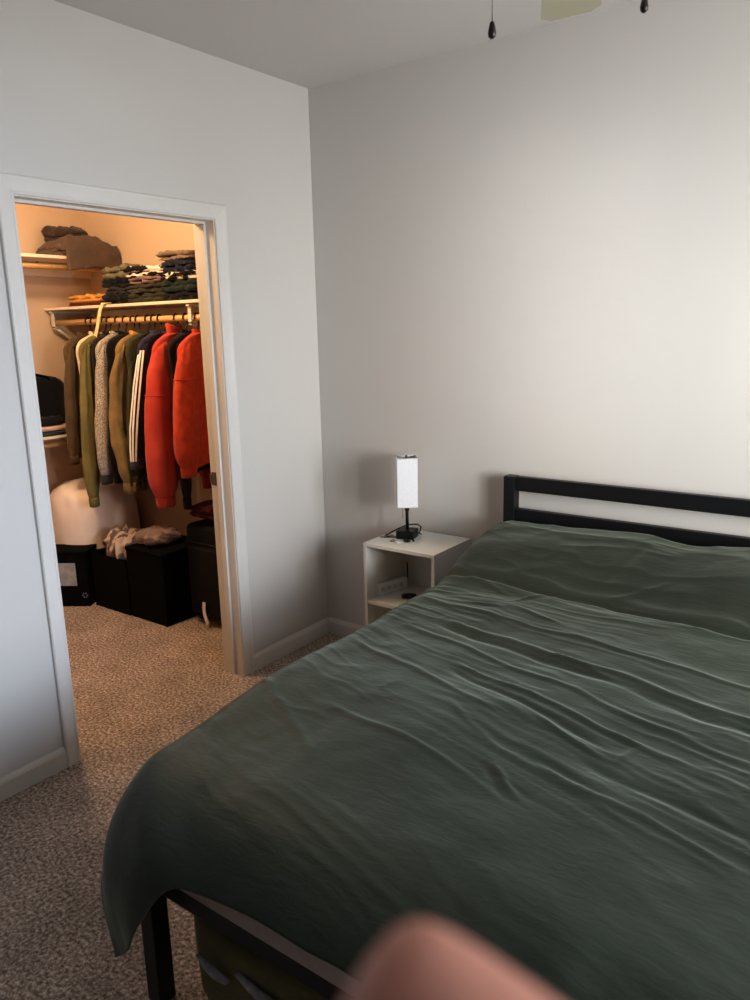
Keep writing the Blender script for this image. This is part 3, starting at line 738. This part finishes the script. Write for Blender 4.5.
mt = rbox('mattress', 1.15, 2.56, -2.062, -.09, .418, .545, M['mattress'], None, .010)
tag(mt, 'grey beige mattress showing as a strip between the duvet hem and black rail', 'mattress')
for i, x in enumerate((1.50, 2.20)):
    pw = puff('pillow', x, -.29, .600, .31, .16, .09, fabric((70, 84, 74)), 3+i, .45, .03, .6)
    tag(pw, ('left' if i == 0 else 'right') + ' pillow tucked under the green duvet against the headboard', 'pillow')

# duvet
def duvet():
    xs0, xs1 = 1.135, 2.545         # start of the side curves
    yf = -1.895                     # start of the foot curve
    SO, FO = .27, .285               # overhang arc beyond curve start
    A = np.concatenate([np.linspace(xs0-SO, xs1+SO, 372)])
    B = np.linspace(yf-FO, -.095, 330)
    a, b = np.meshgrid(A, B)
    t = np.maximum(0, yf-b)
    xs0e = xs0+.23*sm(t, 0, FO)
    s = np.maximum(0, xs0e-a); s2 = np.maximum(0, a-xs1)
    # foot hem is uneven
    t = t*(1-.10*np.sin((a-1.2)*3.0)*sm(a, 1.25, 1.6))
    side = np.where(s > 0, -1, 1); ss = np.maximum(s, s2)
    rho = np.hypot(ss, t); phi = np.arctan2(t*3.0, ss+1e-9)
    Rr = .115+.135*np.sin(phi)**2
    lim = Rr*PI/2
    o = np.where(rho < lim, Rr*np.sin(rho/Rr), Rr)
    h = np.where(rho < lim, Rr*(1-np.cos(rho/Rr)), Rr+(rho-lim))
    h = h+.10*sm(t, .0, FO)*np.sin(PI*np.clip(s/.52, 0, 1))*(s > 0)
    # wavy drape
    o = o+sm(rho, .1, .45)*(.030*np.sin(b*9+1.5)*np.cos(phi)+.012*np.sin(a*8)*np.sin(phi))+.03*np.maximum(0, rho-lim)
    # corner fold: cloth bulges out along the diagonal and pinches beside it
    corner = (ss > 0) & (t > 0)
    o = o+np.where(corner, .03*np.sin(phi*2)*sm(rho, .15, .4), 0)
    X = np.clip(a, xs0e, xs1)+side*o*np.cos(phi)*(ss > 0)
    Y = np.maximum(b, yf)-o*np.sin(phi)*(t > 0)
    # the excess cloth of the corner is folded round onto the foot side and hangs as a pointed flap
    wc = sm(t, 0, FO)*(s > 0)
    us = s/.50
    X = X*(1-wc)+wc*(xs0e-.262*us**.8)
    Y = Y*(1-wc)+wc*(yf-.222-.022*np.sin(us*PI*1.5)-.01*us)
    # top height
    z = .655+.012*sm(a, 1.1, 1.6)
    z = z+.018*(fbm(a*2.2, b*2.2, 2)-.47)*2
    z = z-.012*(1-sm(b, -1.9, -1.45))-.03*np.exp(-(np.hypot(a-1.1, (b+1.9))/.30)**2)
    pil = sm(b+.03*np.sin(a*7), -.66, -.34); pil2 = sm(b, -.66, -.14)
    px = sm(a, xs0-.26, xs0-.02)
    z = z+(.075*pil+.055*pil2)*px*(1-.15*np.exp(-((a-1.85)/.12)**2))*(1+.2*sm(a, 1.2, 2.2))
    z = z-.05*sm(b, -.15, -.09)
    Z = z-h
    # wrinkles: long ridges roughly across the bed, fanning slightly
    top = 1-sm(rho, .05, .28)
    body = (1-sm(b, -.72, -.58))
    wx = a*1.0; wy = b+(.04+.24*sm(-b, .65, 1.2))*(a-1.1)+.05*(fbm(a*2.0, b*2.3, 8)-.47)*2
    def ridge(fx, fy, seed, sharp):
        n = fbm(wx*fx, wy*fy, seed, 2); r = 1-np.abs(n-.375)*2*2.2
        return np.clip(r, 0, 1)**sharp
    mask1 = sm(fbm(a*1.7, b*2.2, 31, 2), .26, .48)
    mask2 = sm(fbm(a*2.2, b*2.6, 37, 2), .24, .5)
    w = .0035*ridge(.8, 6, 11, 1.8)*mask1 + .0042*ridge(1.0, 13, 13, 2.0)*mask2 + .0042*ridge(1.1, 25, 17, 2)*mask1 + .0024*ridge(1.5, 46, 19, 2)*mask2 + .0030*ridge(5, 20, 51, 2)*sm(fbm(a*2.6, b*3, 53, 2), .36, .5)
    w = w*body*(1-.45*(1-sm(b, -1.9, -1.5)))
    wp = (.006*ridge(2.5, 5, 21, 2)+.004*ridge(5, 9, 23, 2))*(1-body)
    # individual creases: (x0,y0,x1,y1,width,height)
    def crease(x0, y0, x1, y1, wd, ht):
        dx, dy = x1-x0, y1-y0; L = math.hypot(dx, dy)
        u = ((a-x0)*dx+(b-y0)*dy)/L; v = (-(a-x0)*dy+(b-y0)*dx)/L
        v = v+.004*np.sin(u*18)+.05*(fbm(u*3, v*3, 3)-.47)
        return ht*np.exp(-(v/wd)**2)*sm(u, -.04, .06)*(1-sm(u, L-.06, L+.04))
    cs = [(1.02, -.56, 2.5, -.66, .008, -.012), (1.1, -.53, 2.4, -.62, .022, .008), (1.0, -.50, 1.35, -.64, .012, .008),
          (1.815, -1.598, 1.911, -1.674, .007, .009), (1.80, -1.612, 1.89, -1.69, .007, -.004), (1.60, -1.42, 1.80, -1.55, .009, .004),
          (1.23, -.771, 1.40, -.757, .009, .010), (1.45, -.74, 1.62, -.80, .008, .008), (2.05, -1.365, 2.04, -1.46, .008, .006), (1.98, -1.34, 2.14, -1.38, .008, .006),
          (1.50, -1.20, 2.05, -1.37, .009, .011), (1.50, -1.24, 2.00, -1.42, .011, -.008), (1.80, -1.36, 2.0, -1.46, .007, .009),
          (1.30, -.93, 2.40, -1.17, .012, .010), (1.30, -.97, 2.40, -1.22, .014, -.009), (1.2, -1.02, 2.3, -1.33, .010, .007),
          (1.12, -.80, 2.4, -.98, .010, .007), (1.15, -1.22, 1.7, -1.40, .010, .007), (1.34, -1.58, 1.77, -1.66, .010, .006),
          (1.9, -1.55, 2.3, -1.66, .009, .008), (1.95, -1.48, 2.4, -1.60, .012, -.007), (1.08, -1.55, 1.45, -1.78, .014, .006), (1.10, -1.75, 1.32, -1.98, .02, .006),
          (1.65, -.50, 1.72, -.28, .02, -.005), (1.7, -.56, 1.85, -.46, .012, .006), (1.42, -.68, 1.47, -.60, .010, .010)]
    for c in cs: w = w+.75*crease(*c)
    Z = Z+(w+wp)*top
    # small drape folds on the vertical parts
    vd = sm(rho, .18, .4)
    X = X+vd*side*.010*(fbm(b*7, rho*3, 41)-.47)*2*np.cos(phi)
    Y = Y-vd*.010*(fbm(a*7, rho*3, 43)-.47)*2*np.sin(phi)
    Pn = np.stack([X, Y, Z], -1)
    mk = (sm(t, 0, .05)*sm(xs0e+.10-a, 0, .1))[..., None]
    for _ in range(40):
        Q = Pn.copy(); Q[1:-1, 1:-1] = (Pn[:-2, 1:-1]+Pn[2:, 1:-1]+Pn[1:-1, :-2]+Pn[1:-1, 2:])/4
        Q[0, 1:-1] = (Pn[0, :-2]+Pn[0, 2:])/2
        Pn = Pn*(1-mk)+Q*mk
    o = grid_obj('duvet', Pn, M['duvet'])
    so = o.modifiers.new('s', 'SOLIDIFY'); so.thickness = .006; so.offset = -1
    tag(o, 'dark green wrinkled cotton duvet spread over the whole bed', 'duvet')
duvet()

# bag under the foot of the bed
ub = thing('duffel_bag', 'olive green bag under the foot of the bed with grey stripes showing', 'bag', (1.47, -1.80, 0), .05)
puff('bag_body', 0, 0, 0, .335, .20, .285, fabric((112, 104, 66), rgb2=(98, 92, 60), vscale=6), 14, .3, .04, .4, n=60, k=34, parent=ub)
gs = fabric((170, 168, 166), rgb2=(140, 138, 138), vscale=40)
for i, (x0, x1, z) in enumerate(((-.19, -.10, .215), (-.07, .07, .225), (.10, .26, .225))):
    n = 14; V = np.zeros((n, 8, 3))
    for j in range(n):
        u = j/(n-1); ww = .013*math.sin(PI*min(1, max(.03, u)))**.7+.002
        for q in range(8):
            aa = q*PI/4; V[j, q] = (x0+(x1-x0)*u, -.205-.008*math.cos(aa)-.006*math.sin(u*PI), z-.03*u+ww*math.sin(aa))
    grid_obj('stripe_patch', V, gs, ub, closed_u=True, caps=True)
tube('handle', [(-.14, -.05, .27), (-.10, -.06, .30), (0, -.06, .31), (.10, -.06, .30), (.14, -.05, .27)], .011, fabric((60, 58, 40)), ub, 8)

# ------------------------------------------------------------------ CEILING FAN
D = 1.26
f1 = P+cf*D+cr*(117/F*D)+cu*(462/F*D); f2 = P+cf*D+cr*(269/F*D)+cu*(488/F*D)
hub = (f1+f2)/2; BZ = 2.30
fan = thing('ceiling_fan', 'ceiling fan at the top edge with cream blades and two pull chains', 'fan', (hub[0], hub[1], BZ))
lathe('motor_housing', [(.03, .08), (.09, .07), (.12, .04), (.12, -.02), (.10, -.045), (.06, -.055)], M['darkbronze'], fan, 32)
lathe('canopy', [(.02, H-BZ-.09), (.05, H-BZ-.07), (.07, H-BZ-.02), (.07, H-BZ)], M['darkbronze'], fan, 24)
tube('downrod', [(0, 0, .06), (0, 0, H-BZ-.05)], .013, M['darkbronze'], fan, 12)
lathe('light_bowl', [(.05, -.055), (.135, -.06), (.13, -.085), (.10, -.12), (.05, -.14), (.01, -.145)], M['whiteplastic'], fan, 32)
tipdir = None
tp = P+(cf+cr*((571-375)/F)-cu*((12-500)/F))*((BZ-P[2])/((cf+cr*((571-375)/F)-cu*((12-500)/F))[2]))
baz = math.atan2(tp[1]-hub[1], tp[0]-hub[0]); blen = math.hypot(tp[1]-hub[1], tp[0]-hub[0])
for k in range(5):
    az = baz+k*2*PI/5
    n = 20; V = []
    for j in range(n):
        u = j/(n-1); x = .17+(blen+.015-.17)*u; hw = (.048+.022*u)
        if u > .94: hw *= math.sqrt(max(0.0, 1-((u-.94)/.06)**2))*.35+.65
        V.append([(x, -hw, .004+hw*.12), (x, hw, .004-hw*.12), (x, hw, -.004-hw*.12), (x, -hw, -.004+hw*.12)])
    bl = grid_obj('blade', np.array(V), M['cream'], fan, closed_u=True, smooth=False, caps=True); bl.rotation_euler = (0, 0, az)
    ir = boxes('blade_iron', [(.09, .20, -.018, .018, -.012, -.006)], M['darkbronze'], bl, .002)
for fb in (f1, f2):
    lx, ly, lz = fb[0]-hub[0], fb[1]-hub[1], fb[2]-BZ
    ch = tube('pull_chain', [(lx, ly, -.06), (lx, ly, lz+.02)], .0009, M['steel'], fan, 6)
    lathe('chain_fob', [(.001, .013), (.0035, .011), (.0055, .003), (.0068, -.004), (.006, -.010), (.003, -.013)], M['darkbronze'], ch, 14, (lx, ly, lz+.012))

# ------------------------------------------------------------------ HAND in front of the lens
def cam_pt(x, y, d): return Vector((P+cr*x+cu*y+cf*d).tolist())
def skin_obj(name, verts, edges, radii, m, parent=None, root=0, sub=2):
    me = bpy.data.meshes.new(name); me.from_pydata([tuple(v) for v in verts], edges, []); me.update()
    o = link(name, me, m, parent, True)
    sk = o.modifiers.new('skin', 'SKIN'); sk.use_smooth_shade = True
    for i, r_ in enumerate(radii):
        me.skin_vertices[0].data[i].radius = (r_, r_); me.skin_vertices[0].data[i].use_root = (i == root)
    ss = o.modifiers.new('sub', 'SUBSURF'); ss.levels = sub; ss.render_levels = sub
    return o
T0 = np.array([.0022, -.0535, .080]); dr = np.array([.80, -.50, -.20]); dr /= np.linalg.norm(dr)
sd = np.array([.35, .15, -.9]); sd -= dr*np.dot(sd, dr); sd /= np.linalg.norm(sd)   # across the palm
verts, edges, radii = [], [], []
def add(p, r_, prev=None):
    verts.append(cam_pt(*p)); radii.append(r_); i = len(verts)-1
    if prev is not None: edges.append((prev, i))
    return i
K = T0+dr*.085+sd*.0
dn = np.array([0, -1., 0.])
palm = K+dr*.055+sd*.03
wr_ = add(palm+dr*.05+sd*.005, .024)
fore = add(palm+dr*.16+dn*.03, .034, wr_)
pm = add(palm, .030, wr_)
def finger(kn, d0, bend, L, rr, pmi=pm):
    prev = add(kn, rr*1.15, pmi); p = kn.copy(); d = d0/np.linalg.norm(d0)
    for l, r_ in zip(L, rr*np.array([1.02, 1.0, .97, .82])):
        p = p+d*l; prev = add(p, r_, prev); d = d+bend; d /= np.linalg.norm(d)
finger(K, -dr, np.array([0, 0, 0.]), (.036, .026, .022, .007), .0112)
finger(K+sd*.019+dr*.001, -dr+sd*.1, dn*.55, (.038, .028, .022), .0090)
finger(K+sd*.038+dr*.004, -dr+sd*.15, dn*.6, (.036, .026, .021), .0086)
finger(K+sd*.055+dr*.012, -dr+sd*.25, dn*.6, (.028, .020, .018), .0076)
finger(K+dr*.045-sd*.018+dn*.004, -dr*.6-sd*.7, dn*.2, (.026, .026, .02), .0105)
hand = skin_obj('hand', verts, edges, radii, M['skin'], None, 2)
tag(hand, 'blurred pinkish fingertip of a hand at the bottom edge before the dark duvet', 'hand')

# ------------------------------------------------------------------ LIGHT
def area(name, loc, target, sx, sy, power, rgb, spread=None):
    l = bpy.data.lights.new(name, 'AREA'); l.shape = 'RECTANGLE'; l.size = sx; l.size_y = sy; l.energy = power; l.color = rgb
    if spread: l.spread = math.radians(spread)
    o = bpy.data.objects.new(name, l); COL.objects.link(o); o.location = loc
    d = Vector(target)-Vector(loc); o.rotation_euler = d.to_track_quat('-Z', 'Y').to_euler(); return o
# daylight entering through the two windows
area('daylight_window_1', (XR-.02, -1.25, 1.45), (0, -1.25, 1.15), 1.1, 1.3, 60, (1.0, .995, .975))
area('daylight_sky', (XR-.02, -1.35, 1.7), (0, -2.0, .6), 1.0, .8, 9, (.48, .68, 1.0), 60)
# narrow daylight strip, then two added area lamps that brighten the back wall
area('daylight_strip', (XR-.03, -2.02, 1.42), (.5, -.1, .9), .16, .5, 8, (1, .97, .92), 100)
area('added_wall_streak', (XR-.03, -1.55, 1.5), (1.5, 0, 1.55), .2, 1.2, 4.2, (.98, 1, .99), 42)
area('added_wall_streak', (XR-.03, -1.75, 1.5), (1.2, 0, 1.7), .06, 1.2, .6, (.98, 1, .99), 14)
# closet ceiling bulb
pl = bpy.data.lights.new('closet_bulb', 'POINT'); pl.energy = 60; pl.color = (1, .71, .41); pl.shadow_soft_size = .09
po = bpy.data.objects.new('closet_bulb', pl); COL.objects.link(po); po.location = (-.85, -1.1, 2.45)
fx = thing('ceiling_light', 'small round closet ceiling light out of view', 'light', (-.85, -1.1, H))
lathe('glass_dome', [(.13, 0), (.13, -.02), (.11, -.05), (.06, -.075), (.01, -.08)], M['whiteplastic'], fx, 24)

w = bpy.data.worlds.new('world'); bpy.context.scene.world = w; w.use_nodes = True
w.node_tree.nodes['Background'].inputs[0].default_value = (.75, .85, 1, 1); w.node_tree.nodes['Background'].inputs[1].default_value = .8

# ------------------------------------------------------------------ CAMERA
cd_ = bpy.data.cameras.new('camera'); cam = bpy.data.objects.new('camera', cd_); COL.objects.link(cam)
m3 = Matrix(((cr[0], cu[0], -cf[0]), (cr[1], cu[1], -cf[1]), (cr[2], cu[2], -cf[2])))
cam.matrix_world = Matrix.Translation(P.tolist()) @ m3.to_4x4()
cd_.sensor_fit = 'VERTICAL'; cd_.sensor_height = 36; cd_.sensor_width = 27; cd_.lens = F/1000*36
cd_.clip_start = .01
cd_.dof.use_dof = True; cd_.dof.focus_distance = 2.8; cd_.dof.aperture_fstop = cd_.lens/3.0
bpy.context.scene.camera = cam
sc = bpy.context.scene
sc.view_settings.view_transform = 'Standard'; sc.view_settings.look = 'None'; sc.view_settings.exposure = .12; sc.view_settings.gamma = .89
sc.cycles.max_bounces = 10; sc.cycles.diffuse_bounces = 6
